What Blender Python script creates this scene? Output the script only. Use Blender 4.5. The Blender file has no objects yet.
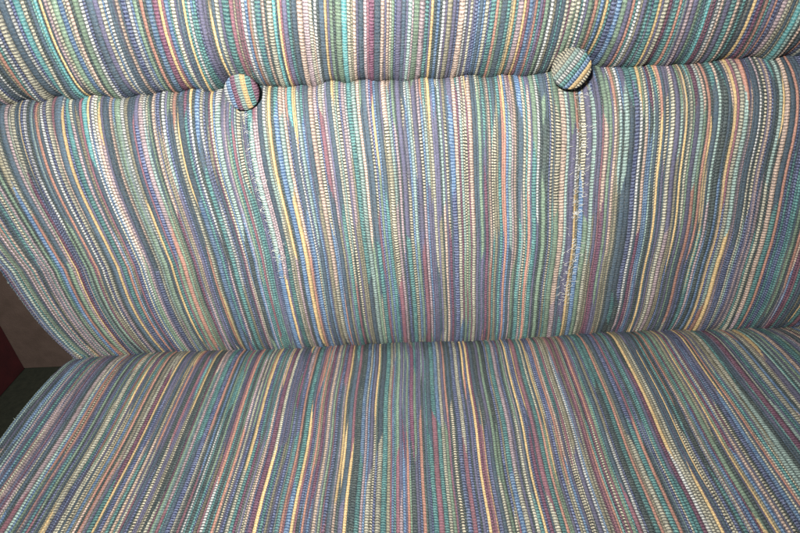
import bpy, math
import numpy as np

# ------------------------------------------------------------------ camera
CAM_LOC = np.array([0.0, -0.45, 0.375])
PITCH, YAW, ROLL = 31.4, 2.5, -4.0
LENS = 24.0

# ------------------------------------------------------------------ smooth noise
def wav(seed, n, lo, hi):
    r = np.random.RandomState(seed)
    f = np.exp(r.uniform(math.log(lo), math.log(hi), n))
    a = r.uniform(0, 2*math.pi, n); p = r.uniform(0, 2*math.pi, n)
    def fn(x, y, ax=1.0, ay=1.0):
        s = 0
        for i in range(n):
            s = s + np.sin(2*math.pi*f[i]*(ax*x*math.cos(a[i]) + ay*y*math.sin(a[i])) + p[i])
        return s/math.sqrt(n)
    return fn

W_big = wav(1, 7, 2, 7)
W_mid = wav(2, 9, 8, 22)
W_puck = wav(3, 9, 28, 60)
W_drift = wav(4, 8, 3, 10)

# ------------------------------------------------------------------ profiles (y back, z up), by cloth length
def smooth_profile(pts, n=900):
    p = np.array(pts, float)
    t = np.concatenate([[0], np.cumsum(np.hypot(*np.diff(p, axis=0).T))])
    m = np.zeros_like(p)
    m[1:-1] = (p[2:]-p[:-2])/(t[2:]-t[:-2])[:, None]
    m[0] = (p[1]-p[0])/(t[1]-t[0]); m[-1] = (p[-1]-p[-2])/(t[-1]-t[-2])
    q = np.linspace(0, t[-1], n)
    k = np.clip(np.searchsorted(t, q, 'right')-1, 0, len(t)-2)
    h = (t[k+1]-t[k]); x = (q-t[k])/h
    h00 = 2*x**3-3*x**2+1; h10 = x**3-2*x**2+x; h01 = -2*x**3+3*x**2; h11 = x**3-x**2
    out = (h00[:, None]*p[k] + (h10*h)[:, None]*m[k] + h01[:, None]*p[k+1] + (h11*h)[:, None]*m[k+1])
    s = np.concatenate([[0], np.cumsum(np.hypot(*np.diff(out, axis=0).T))])
    tang = np.gradient(out, s, axis=0)
    tang /= np.hypot(*tang.T)[:, None]
    return s, out, tang

PANEL = smooth_profile([(.062,.2680),(.052,.2665),(.043,.2615),(.034,.2530),(.0235,.238),(.0135,.21),(.008,.17),(.002,.12),
                        (.001,.075),(.002,.042),(.006,.014),(.013,-.008),(.030,-.032)])
ROLLP = smooth_profile([(.18,.462),(.13,.466),(.085,.455),(.050,.432),(.026,.395),(.018,.355),(.019,.325),
                        (.026,.302),(.035,.285),(.044,.2735),(.053,.2670),(.062,.2650)])
SEAT = smooth_profile([(.046,-.030),(.024,-.014),(.008,-.005),(-.015,.002),(-.06,.004),(-.15,.0),(-.25,-.002),
                       (-.35,.0),(-.45,.0),(-.50,-.008),(-.525,-.03),(-.53,-.07),(-.53,-.13)])

BTN_U = (-0.152, 0.153)          # button columns
def prof(P, s):
    S, O, T = P
    y = np.interp(s, S, O[:, 0]); z = np.interp(s, S, O[:, 1])
    ty = np.interp(s, S, T[:, 0]); tz = np.interp(s, S, T[:, 1])
    return y, z, ty, tz

def left_edge(z):
    zz = np.maximum(z, 0)
    return -.399 - .024*(1-np.exp(-zz/.05)) - .05*zz

U_L, U_R = -.46, .60             # cloth coordinate of the two ends

def surf(kind, u, s, d):
    """u: sideways cloth coordinate, s: cloth length, d: displacement out of the cushion. returns x,y,z"""
    P = {'panel': PANEL, 'roll': ROLLP, 'seat': SEAT}[kind]
    y, z, ty, tz = prof(P, s)
    L = P[0][-1]
    ny, nz = tz, -ty
    dy = 0*u; dz = 0*u
    e = np.minimum(u-U_L, U_R-u)
    if kind == 'seat':
        g = s
        d = d + .0018*W_big(u+5, y)*np.clip(g/.06, 0, 1) + .0006*W_mid(u+5, y*.3)*np.clip(g/.06, 0, 1)
        x = u + (-.402-U_L)*np.exp(-(u-U_L)/.12)
        d = d - .012*np.exp(-(e/.005))
        x = x + .0007*W_drift(u+9, y)
    else:
        g = s if kind == 'panel' else L - s          # distance to the tufted groove
        k = 0 if kind == 'panel' else 2
        far = np.clip(g/.05, 0, 1)
        d = d + .0035*W_big(u+k, z)*far + .0014*W_mid(u+k, z*.35)*far*np.exp(-g/.09)
        # pull of the tufting: shared by both sides of the groove, straight back
        dy = dy - .0055*W_puck(u, 0*s)*np.exp(-(g/.026)**1.3)
        for b in BTN_U:
            q = (u-b)
            dy = dy + .012*np.exp(-(q/.024)**2 - (g/.036)**2)
            if kind == 'panel':
                d = d - .0070*np.exp(-(q/.011)**2)*np.clip(1-g/.23, 0, 1)*far
                d = d - .0024*np.exp(-((q-.001*W_drift(z*3,z))/.0032)**2)*np.clip((.25-g)/.05, 0, 1)*np.clip(g/.02, 0, 1)
                d = d + .0032*np.exp(-((np.abs(q)-.03)/.018)**2)*np.clip(1-g/.25, 0, 1)*far
            else:
                d = d + .003*np.exp(-((np.abs(q)-.035)/.018)**2)*np.exp(-g/.07)*far
        dz = dz + .0018*W_mid(u+3, 0*s)*np.exp(-g/.03) + .0022*W_puck(u+11, 0*s)*np.exp(-g/.012)
        if kind == 'panel':
            c = L - s
            dy = dy - .0022*W_puck(u+7, 0*s)*np.exp(-(c/.05)**2)
            dy = dy - .016*np.exp(-e/.05)*np.exp(-(c/.05)**2)
            dz = dz - .006*np.exp(-e/.04)*np.exp(-(c/.06)**2)
        xl = left_edge(z)
        x = u + (xl-U_L)*np.exp(-(u-U_L)/.12)
        d = d - .012*np.exp(-(e/.005))
        x = x + .0008*W_drift(u, z) - .06*np.clip(z-.10, 0, .17)*np.clip((u-.15)/.2, 0, 1)
        x = x - .31*np.clip(z-.115, 0, .15)*np.exp(-(u-U_L)/.2)
        if kind == 'roll': x = x + .09*(z-.268) - .16*(z-.268)*np.clip((u-.05)/.2, 0, 1)
        if kind == 'roll':     # the cords fan where the cloth is gathered
            x = x + .0010*W_puck(u+2, 0*s)*np.exp(-g/.02)
    return x, y+ny*d+dy, z+nz*d+dz
BAKE = {
    'back_u': [18, 51, 45, 55, 46, 43, 51, 51, 46, 44, 45, 55, 43, 58, 50, 52, 58, 55, 46, 56, 53, 53, 52, 43, 55, 66, 55, 62, 53, 57, 58, 48, 53, 45, 36, 36, 19, 36, 62, 55, 55, 44, 63, 44, 38, 55, 37, 36, 46, 45, 56, 46, 57, 47, 48, 47, 46, 54, 35, 41, 41, 39, 39, 45, 51, 63, 49, 47, 44, 54, 52, 44, 43, 43, 35, 35, 35, 36, 44, 45, 44, 35, 45, 35, 45, 44, 53, 36, 53, 36, 45, 36, 54, 45, 45, 37, 35, 55, 45, 44, 45, 45, 45, 44, 45, 36, 44, 53, 44, 36, 35, 44, 44, 44, 43, 44, 44, 44, 44, 44, 44, 44, 36, 43, 44, 44, 35, 35, 45, 55, 48, 39, 63, 42, 45, 49, 49, 43, 44, 46, 46, 47, 49, 47, 48, 47, 47, 45, 46, 45, 36, 46, 45, 36, 44, 45, 36, 27, 45, 44, 46, 45, 35, 55, 46, 37, 55, 46, 37, 46, 37, 46, 55, 55, 45, 64, 46, 45, 50, 53, 52, 51, 53, 57, 53, 56, 53, 50, 43, 55, 52, 49, 57, 44, 43, 52, 57, 52, 57, 55, 48, 43, 56, 46, 44, 53, 45, 57, 44, 57, 44, 54, 57, 47, 48, 55, 49, 50, 43, 54, 43, 49, 50, 48, 55, 48],
    'row_B': [0, 9, 7, 1, 7, 15, 12, 12, 15, 16, 6, 18, 17, 9, 18, 4, 18, 16, 1, 15, 4, 1, 15, 0, 15, 6, 0, 1, 15, 5, 9, 4, 16, 15, 0, 0, 3, 5, 15, 3, 8, 0, 15, 12, 4, 2, 8, 3, 16, 2, 15, 1, 15, 9, 0, 15, 0, 16, 1, 2, 13, 8, 13, 0, 3, 9, 4, 15, 2, 5, 11, 2, 3, 15, 0, 2, 11, 15, 3, 18, 7, 4, 15, 1, 18, 4, 9, 2, 3, 15, 18, 5, 15, 18, 2, 4, 13, 18, 2, 13, 18, 2, 1, 13, 2, 18, 11, 3, 2, 18, 3, 15, 8, 13, 3, 18, 15, 5, 2, 3, 15, 1, 3, 9, 0, 8, 17, 18, 18, 3, 2, 13, 1, 11, 18, 1, 13, 3, 8, 3, 2, 2, 15, 12, 0, 3, 17, 15, 5, 18, 1, 13, 2, 5, 1, 13, 2, 8, 6, 15, 2, 17, 15, 5, 1, 2, 3, 15, 0, 18, 3, 15, 2, 3, 15, 6, 15, 12, 15, 9, 6, 14, 15, 7, 15, 9, 7, 12, 18, 6, 6, 11, 5, 7, 15, 9, 18, 5, 14, 1, 15, 8, 1, 11, 6, 16, 17, 9, 9, 15, 12, 13, 8, 7, 9, 11, 9, 11, 11, 7, 14, 1, 17, 6, 15, 9],
    'seat_u': [18, 46, 51, 42, 53, 45, 52, 48, 52, 56, 52, 44, 53, 54, 47, 48, 58, 56, 77, 55, 65, 64, 43, 43, 59, 43, 53, 67, 41, 55, 48, 58, 51, 46, 37, 36, 55, 36, 36, 35, 49, 45, 44, 27, 48, 44, 35, 48, 52, 44, 43, 35, 55, 43, 35, 35, 26, 44, 55, 43, 44, 43, 35, 34, 29, 34, 43, 34, 43, 50, 43, 42, 42, 42, 33, 42, 50, 42, 41, 35, 49, 41, 33, 32, 57, 33, 48, 40, 40, 40, 41, 40, 40, 48, 40, 40, 32, 24, 32, 39, 32, 41, 48, 40, 31, 48, 40, 33, 24, 31, 40, 48, 31, 40, 39, 47, 39, 32, 32, 30, 31, 31, 40, 39, 39, 31, 23, 39, 39, 46, 39, 36, 39, 38, 46, 38, 31, 38, 38, 30, 23, 45, 35, 38, 37, 38, 37, 44, 43, 38, 45, 45, 42, 37, 30, 38, 22, 38, 27, 37, 23, 38, 38, 45, 38, 41, 44, 45, 41, 43, 44, 32, 44, 39, 43, 36, 39, 37, 45, 44, 47, 57, 52, 55, 58, 47, 56, 44, 58, 53, 46, 48, 57, 52, 45, 55, 45, 45, 54, 53, 49, 53, 54, 47, 46, 47, 52, 51, 52, 52, 52, 54, 45, 47, 47, 43, 48, 54, 44, 53, 52, 50, 53, 42, 44, 57, 54, 57, 46, 55, 55, 51, 51, 58, 51, 54, 56, 44, 42, 42, 56, 45],
    'row_E': [16, 11, 7, 1, 15, 3, 6, 15, 2, 4, 4, 11, 15, 1, 7, 13, 4, 11, 7, 2, 8, 1, 9, 7, 12, 15, 5, 12, 13, 1, 18, 11, 3, 6, 13, 9, 5, 12, 3, 9, 3, 1, 15, 12, 18, 13, 18, 1, 8, 7, 15, 12, 1, 7, 0, 17, 9, 16, 0, 12, 6, 18, 12, 1, 9, 14, 13, 1, 14, 5, 9, 16, 12, 9, 6, 11, 5, 17, 6, 11, 3, 8, 14, 15, 3, 13, 5, 17, 9, 4, 1, 18, 1, 9, 16, 11, 7, 4, 11, 6, 17, 13, 6, 15, 9, 7, 9, 1, 8, 7, 18, 11, 7, 12, 13, 5, 7, 12, 15, 1, 8, 18, 11, 1, 13, 1, 9, 5, 14, 1, 9, 6, 8, 12, 1, 13, 18, 13, 0, 16, 1, 7, 9, 18, 8, 7, 0, 17, 9, 6, 1, 9, 6, 15, 12, 9, 9, 14, 0, 1, 1, 5, 9, 18, 12, 9, 3, 11, 5, 17, 5, 11, 3, 18, 12, 11, 1, 6, 9, 2, 2, 17, 11, 1, 2, 9, 3, 3, 0, 8, 9, 2, 8, 3, 12, 9, 8, 13, 4, 17, 3, 18, 11, 1, 12, 9, 18, 16, 6, 7, 9, 17, 15, 0, 17, 13, 12, 15, 1, 2, 17, 8, 2, 6, 9, 18, 13, 5, 1, 6, 13, 15, 5, 1, 2, 15, 6, 2, 0, 5, 16, 6],
    'row_A': [0, 9, 7, 1, 7, 15, 12, 12, 15, 16, 6, 18, 17, 9, 18, 4, 18, 16, 1, 15, 4, 1, 15, 0, 15, 6, 0, 1, 15, 0, 10, 1, 15, 10, 5, 4, 1, 8, 11, 3, 8, 0, 15, 13, 1, 0, 15, 3, 12, 0, 8, 6, 11, 14, 5, 11, 1, 15, 5, 0, 9, 13, 13, 5, 1, 9, 7, 9, 0, 6, 9, 3, 1, 10, 5, 13, 9, 15, 3, 4, 1, 0, 15, 5, 8, 8, 10, 1, 3, 15, 4, 14, 15, 3, 3, 8, 13, 15, 2, 8, 4, 9, 5, 11, 0, 16, 13, 3, 0, 1, 12, 15, 1, 9, 6, 15, 9, 5, 4, 5, 11, 6, 13, 8, 0, 15, 15, 1, 8, 1, 0, 8, 6, 11, 5, 12, 11, 8, 13, 6, 0, 13, 9, 9, 5, 1, 14, 9, 6, 13, 4, 13, 8, 15, 10, 14, 0, 3, 13, 9, 3, 9, 15, 5, 14, 6, 13, 12, 4, 1, 15, 10, 2, 3, 15, 6, 15, 12, 15, 9, 6, 14, 15, 7, 15, 9, 7, 12, 18, 6, 6, 11, 5, 7, 15, 9, 18, 5, 14, 1, 15, 8, 1, 11, 6, 16, 17, 9, 9, 15, 12, 13, 8, 7, 9, 11, 9, 11, 11, 7, 14, 1, 17, 6, 15, 9],
    'row_C': [0, 9, 7, 11, 8, 8, 9, 8, 15, 4, 4, 3, 17, 4, 4, 4, 8, 11, 6, 8, 4, 14, 12, 8, 8, 16, 1, 4, 15, 5, 9, 6, 15, 12, 1, 8, 8, 4, 12, 1, 8, 15, 9, 8, 6, 8, 8, 14, 4, 13, 15, 5, 11, 17, 4, 9, 16, 15, 4, 17, 11, 9, 7, 9, 13, 11, 5, 9, 1, 4, 11, 5, 6, 11, 18, 15, 11, 16, 1, 11, 15, 16, 9, 7, 8, 16, 15, 2, 8, 9, 7, 8, 9, 7, 4, 12, 9, 18, 8, 7, 4, 13, 15, 16, 3, 14, 12, 1, 8, 8, 1, 13, 13, 14, 6, 16, 9, 6, 15, 8, 9, 18, 6, 9, 13, 8, 17, 16, 8, 4, 15, 9, 5, 11, 8, 1, 16, 14, 13, 16, 16, 15, 9, 17, 4, 14, 11, 17, 5, 13, 1, 4, 16, 12, 13, 15, 6, 13, 12, 9, 4, 17, 11, 5, 1, 5, 4, 12, 1, 12, 4, 4, 1, 4, 9, 6, 9, 12, 9, 8, 13, 14, 9, 15, 15, 9, 7, 12, 18, 6, 6, 11, 5, 7, 15, 9, 18, 5, 14, 1, 15, 8, 1, 11, 6, 16, 17, 9, 9, 15, 12, 13, 8, 7, 9, 11, 9, 11, 11, 7, 14, 1, 17, 6, 15, 9],
    'row_D': [2, 11, 14, 16, 2, 13, 17, 11, 2, 4, 13, 9, 15, 4, 4, 13, 13, 15, 4, 1, 6, 6, 12, 8, 13, 8, 1, 9, 6, 5, 15, 9, 6, 16, 1, 14, 5, 13, 13, 15, 16, 6, 13, 17, 7, 10, 5, 17, 8, 4, 9, 12, 6, 11, 8, 9, 8, 13, 6, 17, 4, 1, 8, 5, 12, 9, 15, 3, 14, 1, 13, 13, 14, 12, 6, 9, 15, 12, 6, 14, 3, 8, 12, 7, 5, 15, 7, 17, 11, 1, 13, 5, 15, 9, 16, 11, 8, 13, 14, 8, 14, 8, 13, 13, 15, 9, 11, 1, 13, 6, 15, 12, 1, 12, 6, 5, 15, 17, 13, 8, 17, 12, 9, 4, 12, 8, 15, 5, 12, 7, 9, 1, 5, 12, 6, 9, 7, 16, 16, 13, 16, 7, 17, 6, 13, 15, 16, 9, 9, 6, 15, 12, 7, 12, 17, 9, 13, 17, 5, 16, 1, 15, 15, 15, 9, 17, 6, 9, 8, 16, 5, 14, 1, 13, 12, 13, 5, 6, 9, 16, 1, 9, 15, 14, 15, 9, 1, 11, 1, 13, 9, 2, 8, 3, 12, 9, 8, 13, 4, 17, 3, 18, 11, 1, 12, 9, 18, 16, 6, 7, 9, 17, 15, 0, 17, 13, 12, 15, 1, 2, 17, 8, 2, 6, 9, 18, 13, 5, 1, 6, 13, 15, 5, 1, 2, 15, 6, 2, 0, 5, 16, 6],}

# ------------------------------------------------------------------ tuning
AMB = .15
EXPO = 0.0
BACKWALL = (.45, -.90)
LAMPS = [('flash', (-.10, -.56, .54), (-.06, .03, .26), .05, 8.8, (1.0, .975, .945), 130)]
BTN_SPEC = [(-.151, .036, .268, (0, -1, .05), math.radians(6), .0156, 'WBMcYTM'),
            (.138, .032, .272, (.0, -1, .12), math.radians(-38), .0170, 'XwcWTBYX')]

# ================================================================== scene
scn = bpy.context.scene
COL = scn.collection
rng = np.random.RandomState(11)

def tag(o, label=None, cat=None, kind=None, group=None):
    if label: o['label'] = label
    if cat: o['category'] = cat
    if kind: o['kind'] = kind
    if group: o['group'] = group
    return o

def empty(name, loc):
    o = bpy.data.objects.new(name, None); COL.objects.link(o); o.location = loc
    return o

def raw_mesh(name, verts, quads, mat, parent=None, attrs=None, uv=None, smooth=True):
    me = bpy.data.meshes.new(name)
    verts = np.ascontiguousarray(verts, np.float32); quads = np.ascontiguousarray(quads, np.int32)
    me.vertices.add(len(verts)); me.vertices.foreach_set('co', verts.ravel())
    n = len(quads); k = quads.shape[1]
    me.loops.add(n*k); me.loops.foreach_set('vertex_index', quads.ravel())
    me.polygons.add(n)
    me.polygons.foreach_set('loop_start', np.arange(0, n*k, k, dtype=np.int32))
    me.polygons.foreach_set('loop_total', np.full(n, k, np.int32))
    me.update(calc_edges=True)
    me.polygons.foreach_set('use_smooth', np.full(n, smooth))
    for nm, arr in (attrs or {}).items():
        a = me.attributes.new(nm, 'FLOAT_COLOR', 'POINT')
        c = np.ones((len(verts), 4), np.float32); c[:, :arr.shape[1]] = arr
        a.data.foreach_set('color', c.ravel())
    if uv is not None:
        l = me.uv_layers.new(name='UVMap')
        l.data.foreach_set('uv', np.ascontiguousarray(uv[quads.ravel()], np.float32).ravel())
    me.validate()
    me.materials.append(mat)
    o = bpy.data.objects.new(name, me); COL.objects.link(o)
    if parent is not None: o.parent = parent
    return o

def grid_quads(nr, nc):
    i = np.arange(nr*nc).reshape(nr, nc)
    return np.stack([i[:-1, :-1], i[:-1, 1:], i[1:, 1:], i[1:, :-1]], -1).reshape(-1, 4)

# ------------------------------------------------------------------ materials
def lin(c):
    c = np.array(c, float)/255
    return np.where(c < .04045, c/12.92, ((c+.055)/1.055)**2.4)

PAL = {   # yarn colour, second thread colour seen between (dark ones with gap shade painted in), ladder strength, height factor
 'W': ((212,213,206), (80,86,92), .85, 1.0), 'w': ((200,195,166), (86,84,82), .8, 1.0),
 'c': ((160,190,178), (76,96,98), .75, 1.0), 'p': ((220,188,164), (104,86,84), .7, 1.0),
 'k': ((190,164,166), (96,82,94), .68, 1.0), 'Y': ((222,188,118), (170,130,84), .35, .9),
 'P': ((188,132,108), (150,92,80), .45, .9), 'K': ((146,90,102), (92,56,72), .45, .85),
 'G': ((126,154,124), (60,82,76), .50, .9), 'T': ((8,80,86), (120,186,176), .55, .8),
 'C': ((50,140,142), (150,206,200), .40, .9), 'B': ((38,80,124), (150,184,214), .5, .8),
 'N': ((20,30,78), (138,152,190), .55, .75), 'V': ((98,94,124), (64,66,88), .35, .8),
 'M': ((88,26,62), (160,110,134), .5, .75), 'S': ((66,88,104), (36,52,64), .35, .75),
 'O': ((150,142,112), (86,84,74), .62, .95), 'D': ((18,38,40), (96,112,110), .5, .65),
 'X': ((206,196,164), (36,36,34), .95, 1.0)}
KEYS = list('WwcpkYPKGTCBNVMSODX')
def tame(c):
    l = (c*np.array([.25, .6, .15])).sum(-1, keepdims=True)
    return (l + (c-l)*.84)*.84 + .004
PA = tame(np.array([lin(PAL[k][0]) for k in KEYS])); PB = tame(np.array([lin(PAL[k][1]) for k in KEYS]))
for k_ in 'WwcpkXOG': PB[KEYS.index(k_)] *= .6  # pale yarns: shade of the gaps painted into the second thread colour
PS = np.array([PAL[k][2] for k in KEYS]); PH = np.array([PAL[k][3] for k in KEYS])
def codes(s): return np.array([KEYS.index(c) for c in s])

class NT:
    def __init__(self, name):
        self.m = bpy.data.materials.new(name); self.m.use_nodes = True
        self.t = self.m.node_tree; self.n = self.t.nodes; self.b = self.n['Principled BSDF']
    def add(self, typ, ins=None, **kw):
        nd = self.n.new(typ)
        for k, v in kw.items(): setattr(nd, k, v)
        for k, v in (ins or {}).items():
            if isinstance(v, bpy.types.NodeSocket): self.t.links.new(v, nd.inputs[k])
            else: nd.inputs[k].default_value = v
        return nd
    def math(self, op, a, b=0.0, c=0.0):
        return self.add('ShaderNodeMath', {0: a, 1: b, 2: c}, operation=op).outputs[0]
    def link(self, a, b): self.t.links.new(a, b)

def fabric_material():
    N = NT('woven_cord_fabric')
    A = N.add('ShaderNodeAttribute', attribute_name='yarn'); B = N.add('ShaderNodeAttribute', attribute_name='weft_gap_shade')
    S = A.outputs['Alpha']
    uv = N.add('ShaderNodeUVMap', uv_map='UVMap').outputs[0]
    sep = N.add('ShaderNodeSeparateXYZ', {0: uv})
    tc = N.add('ShaderNodeTexCoord').outputs['Object']
    n1 = N.add('ShaderNodeTexNoise', {'Vector': tc, 'Scale': 260.0, 'Detail': 3.0, 'Roughness': .6}).outputs[0]
    n2 = N.add('ShaderNodeTexNoise', {'Vector': tc, 'Scale': 1300.0, 'Detail': 2.0}).outputs[0]
    n3 = N.add('ShaderNodeTexNoise', {'Vector': tc, 'Scale': 60.0, 'Detail': 2.0}).outputs[0]
    ph = N.math('ADD', sep.outputs[1], N.math('MULTIPLY', N.math('SUBTRACT', n1, .5), .55))
    tri = N.math('PINGPONG', ph, .5)                     # 0 at the gap, .5 on the pick
    mr = N.add('ShaderNodeMapRange', {0: tri, 1: .15, 2: .33, 3: 1.0, 4: 0.0}, interpolation_type='SMOOTHSTEP').outputs[0]
    fac = N.math('MULTIPLY', mr, N.math('MULTIPLY', S, N.math('ADD', .55, N.math('MULTIPLY', n3, .9))))
    fib = N.add('ShaderNodeTexNoise', {'Vector': N.add('ShaderNodeVectorMath', {0: uv, 1: (7.0, .35, 1)}, operation='MULTIPLY').outputs[0], 'Scale': 1.0, 'Detail': 2.0}).outputs[0]
    fac = N.math('ADD', fac, N.math('MULTIPLY', N.math('GREATER_THAN', fib, .60), .35))
    fac = N.add('ShaderNodeClamp', {0: fac}).outputs[0]
    mix = N.add('ShaderNodeMix', {0: fac}, data_type='RGBA')
    N.link(A.outputs['Color'], mix.inputs[6]); N.link(B.outputs['Color'], mix.inputs[7])
    # stray grey and green fibres spun into every yarn
    g1 = N.add('ShaderNodeTexNoise', {'Vector': N.add('ShaderNodeVectorMath', {0: uv, 1: (5.0, 1.7, 1)}, operation='MULTIPLY').outputs[0], 'Scale': 1.0, 'Detail': 3.0, 'Roughness': .7})
    gcol = N.add('ShaderNodeMix', {0: n3}, data_type='RGBA')
    gcol.inputs[6].default_value = (*lin((74, 84, 98)), 1); gcol.inputs[7].default_value = (*lin((112, 110, 96)), 1)
    gf = N.add('ShaderNodeMapRange', {0: g1.outputs[0], 1: .42, 2: .66, 3: .03, 4: .58}).outputs[0]
    mix2 = N.add('ShaderNodeMix', {0: gf}, data_type='RGBA')
    N.link(mix.outputs[2], mix2.inputs[6]); N.link(gcol.outputs[2], mix2.inputs[7])
    val = N.math('ADD', .30, N.math('MULTIPLY', n2, 1.40))
    hsv = N.add('ShaderNodeHueSaturation', {'Color': mix2.outputs[2], 'Value': val})
    N.link(hsv.outputs[0], N.b.inputs['Base Color'])
    N.b.inputs['Roughness'].default_value = .7
    N.b.inputs['Specular IOR Level'].default_value = .14
    N.b.inputs['Sheen Weight'].default_value = .0
    N.b.inputs['Sheen Roughness'].default_value = .4
    h = N.math('ADD', N.math('MULTIPLY', tri, .9), N.math('ADD', N.math('MULTIPLY', n2, .8), N.math('MULTIPLY', n1, .5)))
    bp = N.add('ShaderNodeBump', {'Strength': .8, 'Distance': .0010, 'Height': h})
    N.link(bp.outputs[0], N.b.inputs['Normal'])
    return N.m

def plain(name, c1, c2, scale=20, rough=.8, bump=.2):
    N = NT(name)
    tc = N.add('ShaderNodeTexCoord').outputs['Object']
    n = N.add('ShaderNodeTexNoise', {'Vector': tc, 'Scale': scale, 'Detail': 5.0, 'Roughness': .65}).outputs[0]
    r = N.add('ShaderNodeValToRGB', {0: n})
    r.color_ramp.elements[0].position = .35; r.color_ramp.elements[1].position = .65
    r.color_ramp.elements[0].color = (*lin(c1), 1); r.color_ramp.elements[1].color = (*lin(c2), 1)
    N.link(r.outputs[0], N.b.inputs['Base Color'])
    N.b.inputs['Roughness'].default_value = rough
    n2 = N.add('ShaderNodeTexNoise', {'Vector': tc, 'Scale': scale*12, 'Detail': 3.0}).outputs[0]
    bp = N.add('ShaderNodeBump', {'Strength': bump, 'Distance': .002, 'Height': n2})
    N.link(bp.outputs[0], N.b.inputs['Normal'])
    return N.m

FAB = fabric_material()
THREAD = plain('pale_thread', (165,165,160), (205,205,200), 300, .6, .1)
FUZZ = plain('fuzzy_yarn_ends', (120,150,155), (190,200,185), 200, .8, .1)
WALLM = plain('grey_brown_wall_lining', (100,84,74), (116,98,88), 30, .9, .5)
MAROON = plain('maroon_wall_lining', (64,18,22), (80,24,28), 25, .85, .4)
FLOORM = plain('dark_carpet', (48,54,42), (66,70,56), 90, .95, .8)
WOOD = plain('dark_frame_wood', (30,20,16), (44,30,24), 12, .6, .2)

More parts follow.
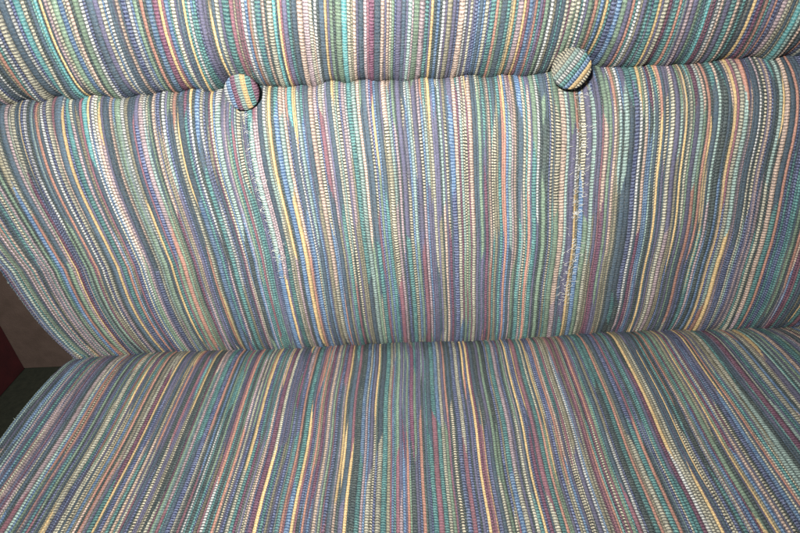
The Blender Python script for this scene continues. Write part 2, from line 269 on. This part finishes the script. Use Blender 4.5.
# ------------------------------------------------------------------ corded cloth
TICK = .0028
def cord_cloth(name, kind, cu, width_end, rows, s0, s1, parent, ds=.00062, seed=0, fine=None, TICK=TICK):
    """cords run along s; rows: list of (code array, s at which the run ends, spread)"""
    r = np.random.RandomState(seed)
    n0 = len(cu); base_row = rows[min(1, len(rows)-1)][0]
    bnd0 = np.concatenate([[U_L], (cu[1:]+cu[:-1])/2, [U_R]])
    # many cords have a thin dark companion cord beside them; the darkest paint in crease shade
    B, src, thinc = [U_L], [], []
    cool = codes('STTNNVVDDDMBKDO')
    for j in range(n0):
        a0, a1 = bnd0[j], bnd0[j+1]
        strong = base_row is not None and KEYS[base_row[j]] in 'YPW'
        if (r.rand() < .62 or strong) and a1-a0 > .0034:
            B.append(a0 + (a1-a0)*(r.uniform(.50, .60) if strong else r.uniform(.58, .70))); src.append(j); thinc.append(-1)
            B.append(a1); src.append(j); thinc.append(int(cool[r.randint(len(cool))]))
        else:
            B.append(a1); src.append(j); thinc.append(-1)
    bnd = np.array(B); src = np.array(src); thinc = np.array(thinc); n = len(src)
    def spread(row): return np.where(thinc >= 0, np.where(r.rand(n) < .3, row[r.permutation(n0)][src], thinc), row[src])
    rows = [(spread(q[0]), q[1], q[2]) for q in rows]
    tt = np.array([.03, .25, .5, .75, .97])
    NTT = len(tt)
    if fine is None: fine = (s0, s1)
    s = np.concatenate([np.arange(s0, fine[0], .0015), np.arange(fine[0], fine[1], ds), np.arange(fine[1], s1, .0015)]); ns = len(s)
    cord = np.repeat(np.arange(n), NTT); t = np.tile(tt, n)
    w = bnd[1:]-bnd[:-1]
    u = bnd[cord] + w[cord]*t
    # colour run of every cord at every s; a new yarn starts as a long thin point
    S2 = s[:, None]
    yc = np.empty((ns, len(u), 3), np.float32); wc = np.empty_like(yc); st = np.empty((ns, len(u)), np.float32); hf = np.empty_like(st)
    def put(c, m):
        m3 = m[..., None]
        yc[:] = yc*(1-m3) + PA[c][None]*m3; wc[:] = wc*(1-m3) + PB[c][None]*m3
        st[:] = st*(1-m) + PS[c][None]*m; hf[:] = hf*(1-m) + PH[c][None]*m
    c0 = rows[0][0][cord]
    yc[:] = PA[c0]; wc[:] = PB[c0]; st[:] = PS[c0]; hf[:] = PH[c0]
    for k in range(1, len(rows)):
        sw = (rows[k-1][1] + r.randn(n)*rows[k-1][2])[cord] + (t-.5)*(r.choice([-1, 1], n)*r.uniform(.008, .034, n))[cord]
        m = np.clip((S2-sw[None])/.0014+.5 + .5*W_puck(u[None]*9, S2*7), 0, 1)
        put(rows[k][0][cord], m)
    # a few irregular runs of the neighbouring yarn
    a = np.full(n, 9.0); b = np.full(n, 9.0)
    pick = r.rand(n) < .08
    a[pick] = r.uniform(s0, s1, pick.sum()); b[pick] = a[pick] + r.uniform(.015, .07, pick.sum())
    side = r.choice([-1, 1], n)
    tp = ((t-.5)*side[cord])*.024
    m = np.clip((S2-(a[cord]+tp)[None])/.004, 0, 1)*np.clip(((b[cord]-tp)[None]-S2)/.004, 0, 1)
    nb = np.clip(np.arange(n)+side, 0, n-1)[cord]
    mid = rows[min(len(rows)-1, 1)][0][nb]
    put(mid, m*.9)
    # slow dye variation
    lum = (1+.13*r.randn(n))[cord][None, :] * (1 + .08*W_mid(u[None, :]*6, S2*1.2) + .05*W_puck(u[None, :]*3+5, S2*.8))
    yc *= lum[..., None]; wc *= lum[..., None]
    # a thin contrasting strand lies along one side of many cords
    thin = codes('DNSTVGOMkwcBYD')[r.randint(0, 14, n)]; has = r.rand(n) < .3
    loc = r.choice([1, 3], n)
    strand = (np.tile(np.arange(NTT), n) == loc[cord]) & has[cord]
    seg = .5+.5*np.tanh(3*W_big(u[None]*9+3, S2*1.6))
    mm = strand[None]*seg*.85
    put2 = PA[thin][cord]
    yc = yc*(1-mm[..., None]) + put2[None]*mm[..., None]
    # each cord is laid from two strands of slightly different shade
    # furrows between the cords: shade painted into the colour as a dark edge tone
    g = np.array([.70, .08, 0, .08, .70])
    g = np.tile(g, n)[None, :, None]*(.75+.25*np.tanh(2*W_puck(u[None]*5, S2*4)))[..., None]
    furrow_shade = lin((28, 36, 42))[None, None, :]
    yc = yc*(1-g) + furrow_shade*g; wc = wc*(1-g) + furrow_shade*.7*g
    sh = (1 + .22*r.randn(n))[cord]; yc *= np.where(t > .5, sh, 1.0)[None, :, None]
    # shape: round cord, picks across it
    off = r.uniform(0, 1, n)[cord][None, :]
    phase = s[:, None]/TICK*(1+.05*r.randn(n))[cord][None, :] + off + .35*W_mid(u[None, :], s[:, None]*.6) + (t[None, :]-.5)*(.25*W_drift(u[None, :]+4, s[:, None]))
    tri = np.abs(phase - np.round(phase))*2            # 0 gap .. 1 pick
    tri = np.clip((tri-.15)/.5, 0, 1)
    prof_t = 1-np.abs(2*t-1)**2.4
    hh = np.minimum(w[cord]/.0045, 1.2)[None, :]*hf*.00130*(1+.12*r.randn(n))[cord][None, :]
    d = hh*prof_t[None, :]*(.88 + .12*tri*np.clip(st*1.4, .3, 1))
    d = d + .00012*r.randn(ns, len(u))
    x, y, z = surf(kind, u[None, :] + 0*s[:, None], s[:, None] + 0*u[None, :], d)
    V = np.stack([x, y, z], -1).reshape(-1, 3)
    ya = np.concatenate([yc, st[..., None]], -1).reshape(-1, 4)
    uvv = np.stack([np.broadcast_to(cord[None, :]+t[None, :], phase.shape), phase], -1).reshape(-1, 2)
    return raw_mesh(name, V, grid_quads(ns, len(u)), FAB, parent, {'yarn': ya, 'weft_gap_shade': wc.reshape(-1, 3)}, uvv)

bu = U_L + np.cumsum(np.array(BAKE['back_u'], float))*1e-4
su = U_L + np.cumsum(np.array(BAKE['seat_u'], float))*1e-4
rA, rB, rC = (np.array(BAKE['row_'+k]) for k in 'ABC')
rD, rE = (np.array(BAKE['row_'+k]) for k in 'DE')
edge = codes('cBNNBc')
for a in (rB, rC): a[:6] = edge
for a in (rD, rE): a[:4] = codes('ccBc')
for bu_ in BTN_U:
    m = np.abs(bu-bu_-.002) < .009
    rB[m] = codes('WXVcwOXWXVWOw')[np.arange(m.sum()) % 13]
mixrow = rC.copy(); pr = rng.permutation(len(mixrow)); mixrow = np.where(rng.rand(len(rC)) < .35, rC[pr], rC)
seat0 = rD.copy(); seat0 = np.where(rng.rand(len(rD)) < .25, rD[rng.permutation(len(rD))], rD)
seat9 = rE[rng.permutation(len(rE))]
upper = np.where(rng.rand(len(rA)) < .4, rA[rng.permutation(len(rA))], rA)

sofa = empty('sofa', (0.07, 0.0, -0.40))
tag(sofa, 'button tufted sofa in multicoloured striped corded fabric, its back and seat filling the picture', 'sofa')

LP, LR, LS = PANEL[0][-1], ROLLP[0][-1], SEAT[0][-1]
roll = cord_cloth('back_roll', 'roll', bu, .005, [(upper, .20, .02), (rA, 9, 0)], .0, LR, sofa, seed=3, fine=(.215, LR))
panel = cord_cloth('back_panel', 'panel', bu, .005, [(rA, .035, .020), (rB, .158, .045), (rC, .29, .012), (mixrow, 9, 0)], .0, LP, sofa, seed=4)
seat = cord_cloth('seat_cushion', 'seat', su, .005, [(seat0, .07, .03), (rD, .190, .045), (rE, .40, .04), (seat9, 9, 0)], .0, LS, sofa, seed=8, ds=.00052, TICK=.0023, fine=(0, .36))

# sides of the cushions: the cloth turns the corner and runs back
def boxing(name, kind, u_edge, depth, parent, vec, n=240):
    P = {'panel': PANEL, 'roll': ROLLP, 'seat': SEAT}[kind]
    s = np.linspace(0, P[0][-1], n); k = np.linspace(0, 1, 40)
    x, y, z = surf(kind, np.full(n, u_edge), s, 0*s)
    vec = np.array(vec)
    V = np.stack([x, y, z], -1)[:, None, :] + k[None, :, None]*depth*vec[None, None, :]
    if kind != 'seat':       # back face is flat, so the side is cut off at one depth
        V[..., 1] = np.minimum(V[..., 1], .13) if True else V[..., 1]
        V[..., 1] = y[:, None]*(1-k) + .13*k
    else:
        V[..., 2] = z[:, None]*(1-k) + (-.15)*k
    V[..., 0] += (.004*np.sin(k*math.pi))[None, :]*(-1 if u_edge < 0 else 1)
    c = np.array([KEYS.index(q) for q in 'NBNSBTNBcBNSTBNB'])[(k*15.9).astype(int)]
    col = np.broadcast_to(PA[c][None], V.shape); w2 = np.broadcast_to(PB[c][None], V.shape)
    ya = np.concatenate([col, np.broadcast_to(PS[c][None, :, None], V.shape[:2]+(1,))], -1).reshape(-1, 4)
    uv = np.stack(np.broadcast_arrays(k[None, :]*30, s[:, None]/TICK), -1).reshape(-1, 2)
    return raw_mesh(name, V.reshape(-1, 3), grid_quads(n, len(k)), FAB, parent, {'yarn': ya, 'weft_gap_shade': w2.reshape(-1, 3)}, uv)
for ue in (U_L, U_R):
    boxing('side_panel', 'panel', ue, .1, panel, (0, 1, 0))
    boxing('side_panel', 'roll', ue, .1, roll, (0, 1, 0))
    boxing('side_panel', 'seat', ue, .1, seat, (0, 0, -1))

# ------------------------------------------------------------------ buttons
def button(centre, normal, up_ang, R0, stripes, parent):
    nr, na = 46, 220
    rr = np.sin(np.linspace(0, 1, nr)*math.pi/2); rr = np.linspace(0, 1, nr)**.9; aa = np.linspace(0, 2*math.pi, na, endpoint=False)
    X = rr[:, None]*np.cos(aa)[None]; Y = rr[:, None]*np.sin(aa)[None]
    base = .34*np.sqrt(np.clip(1-(rr*.995)**2.2, 0, 1))[:, None]
    ca, sa = math.cos(up_ang), math.sin(up_ang)
    P = X*ca + Y*sa; Q = -X*sa + Y*ca          # across stripes / along stripes
    n = len(stripes); f = (P+1)/2*n; j = np.clip(f.astype(int), 0, n-1); t = f-j
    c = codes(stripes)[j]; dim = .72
    rib = (1-np.abs(2*t-1)**2.2)
    ph = Q*R0/.0023 + j*.37
    tri = np.clip((np.abs(ph-np.round(ph))*2-.15)/.5, 0, 1)
    hgt = base + rib*(.07+.035*tri)
    Rr = R0*(1 + .02*rib)
    nrm = np.array(normal, float); nrm /= np.linalg.norm(nrm)
    ex = np.array([1, 0, 0.]); ey = np.cross(nrm, ex); ey /= np.linalg.norm(ey)
    V = X[..., None]*ex*R0 + Y[..., None]*ey*R0 + (hgt*R0)[..., None]*nrm
    # a skirt that turns under into the tuft
    sk = V[-1:]*.9 - nrm*R0*.45
    V = np.concatenate([V, sk], 0)
    idx = np.arange((nr+1)*na).reshape(nr+1, na); nx = np.roll(idx, -1, 1)
    q = np.stack([idx[:-1], idx[1:], nx[1:], nx[:-1]], -1).reshape(-1, 4)
    pad = lambda a: np.concatenate([a, a[-1:]], 0)
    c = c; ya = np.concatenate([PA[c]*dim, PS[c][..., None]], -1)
    o = raw_mesh('button', V.reshape(-1, 3), q, FAB, parent,
                 {'yarn': pad(ya).reshape(-1, 4), 'weft_gap_shade': pad(PB[c]).reshape(-1, 3)},
                 pad(np.stack([f, ph], -1)).reshape(-1, 2))
    o.location = centre
    return o

BTN = BTN_SPEC
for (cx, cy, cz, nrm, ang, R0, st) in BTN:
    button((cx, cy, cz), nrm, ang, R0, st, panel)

# ------------------------------------------------------------------ loose threads
def tubes(name, lines, rad, mat, parent):
    V, F = [], []; base = 0
    for L in lines:
        L = np.array(L); m = len(L)
        T = np.gradient(L, axis=0); T /= np.linalg.norm(T, axis=1)[:, None]+1e-9
        a = np.cross(T, [.3, .9, .2]); a /= np.linalg.norm(a, axis=1)[:, None]+1e-9
        b = np.cross(T, a)
        rr = rad*np.array([1]*(m-1)+[.4])
        for k in range(4):
            an = k*math.pi/2
            V.append(L + (a*math.cos(an)+b*math.sin(an))*rr[:, None])
        for k in range(4):
            k2 = (k+1) % 4
            for i in range(m-1):
                F.append((base+k*m+i, base+k*m+i+1, base+k2*m+i+1, base+k2*m+i))
        base += 4*m
    return raw_mesh(name, np.concatenate(V), np.array(F), mat, parent)

def seam_threads(u0, s_lo, s_hi, count, width, parent, seed, du=0.0, gap=None):
    r = np.random.RandomState(seed); lines = []
    for i in range(count):
        f = r.rand(); s = s_lo + (s_hi-s_lo)*f**.9
        if gap and gap[0] < s < gap[1] and r.rand() < .7: continue
        u = u0 + du*f + r.randn()*width*.45
        L = r.uniform(.0018, .0046); ang = r.choice([-.5, -.35, .5, 2.8, .2]) + r.randn()*.35
        if r.rand() < .04: L *= 1.6
        pts = []
        for k in range(5):
            q = k/4
            uu = u + math.cos(ang)*L*(q-.5); ss = s + math.sin(ang)*L*(q-.5)
            d = .0019 + .0007*math.sin(q*math.pi)*r.uniform(.5, 1.6)
            x, y, z = surf('panel', np.float64(uu), np.float64(np.clip(ss, 0, LP-.001)), d)
            pts.append((float(x), float(y), float(z)))
        lines.append(pts)
    return tubes('frayed_thread', lines, .00021, THREAD, parent)
a = seam_threads(BTN_U[0]+.004, .03, .20, 120, .008, panel, 21, du=.010); a['kind'] = 'stuff'
b = seam_threads(BTN_U[1]+.002, .03, .245, 260, .010, panel, 22, du=-.008, gap=(.15, .17)); b['kind'] = 'stuff'

def fringe(kind, lo, hi, count, parent, seed):
    r = np.random.RandomState(seed); lines = []
    for i in range(count):
        s = r.uniform(lo, hi)
        x, y, z = (float(q) for q in surf(kind, np.float64(U_L+.0004), np.float64(s), .0))
        L = r.uniform(.001, .0055)
        dx, dy, dz = -L, r.randn()*.0008, r.randn()*.0015
        lines.append([(x+.001, y, z), (x+dx*.5, y+dy*.3, z+dz*.3), (x+dx, y+dy, z+dz)])
    return tubes('edge_fringe', lines, .00018, FUZZ, parent)
fringe('panel', .05, LP-.01, 700, panel, 31)['kind'] = 'stuff'
fringe('seat', .02, .40, 300, seat, 32)['kind'] = 'stuff'

# ------------------------------------------------------------------ frame, floor, walls
def box(name, lo, hi, mat, parent=None):
    lo = np.array(lo); hi = np.array(hi)
    V = np.array([[(lo, hi)[i][0], (lo, hi)[j][1], (lo, hi)[k][2]] for i in (0, 1) for j in (0, 1) for k in (0, 1)])
    F = [(0, 1, 3, 2), (4, 6, 7, 5), (0, 4, 5, 1), (2, 3, 7, 6), (0, 2, 6, 4), (1, 5, 7, 3)]
    return raw_mesh(name, V, F, mat, parent, smooth=False)
box('back_frame', (-.385, .128, -.38), (.585, .17, .45), WOOD, sofa)
box('seat_frame', (-.385, -.50, -.37), (.585, .125, -.148), WOOD, sofa)
BWY, SWX = BACKWALL
tag(box('floor', (-1.5, -2.0, -.44), (1.6, BWY+.05, -.40), FLOORM), kind='structure')
tag(box('back_wall', (SWX-.05, BWY, -.396), (1.6, BWY+.06, 1.6), WALLM),
    'flat greyish brown wall lining seen past the left edge of the sofa back', 'wall')
tag(box('side_wall', (SWX-.06, -2.0, -.396), (SWX, BWY-.002, 1.6), MAROON),
    'dark maroon wall at the far left, meeting the grey brown one at a corner', 'wall')

# parent transform: keep the world placement of the parts
for o in COL.objects:
    if o.parent is sofa:
        o.location = (-sofa.location.x, -sofa.location.y, -sofa.location.z)

# ------------------------------------------------------------------ light
w = bpy.data.worlds.new('World'); scn.world = w; w.use_nodes = True
w.node_tree.nodes['Background'].inputs[0].default_value = (1.0, .97, .93, 1)
w.node_tree.nodes['Background'].inputs[1].default_value = AMB
def area(name, loc, target, size, power, col, spread=180):
    l = bpy.data.lights.new(name, 'AREA'); l.size = size; l.energy = power; l.color = col; l.spread = math.radians(spread)
    o = bpy.data.objects.new(name, l); COL.objects.link(o); o.location = loc
    import mathutils
    d = mathutils.Vector(target)-mathutils.Vector(loc)
    o.rotation_euler = d.to_track_quat('-Z', 'Y').to_euler()
    return o
for L_ in LAMPS: area(*L_)

# ------------------------------------------------------------------ camera
import mathutils
cam = bpy.data.cameras.new('camera'); co = bpy.data.objects.new('camera', cam); COL.objects.link(co)
cam.lens = LENS; cam.sensor_width = 36; cam.clip_start = .01; cam.clip_end = 50
M = mathutils.Matrix.Rotation(math.radians(YAW), 4, 'Z') @ mathutils.Matrix.Rotation(math.radians(90-PITCH), 4, 'X') @ mathutils.Matrix.Rotation(math.radians(ROLL), 4, 'Z')
M.translation = mathutils.Vector([float(v) for v in CAM_LOC])
co.matrix_world = M
scn.camera = co

scn.render.engine = 'CYCLES'
scn.view_settings.view_transform = 'Standard'; scn.view_settings.look = 'None'
scn.view_settings.exposure = EXPO; scn.view_settings.gamma = 1
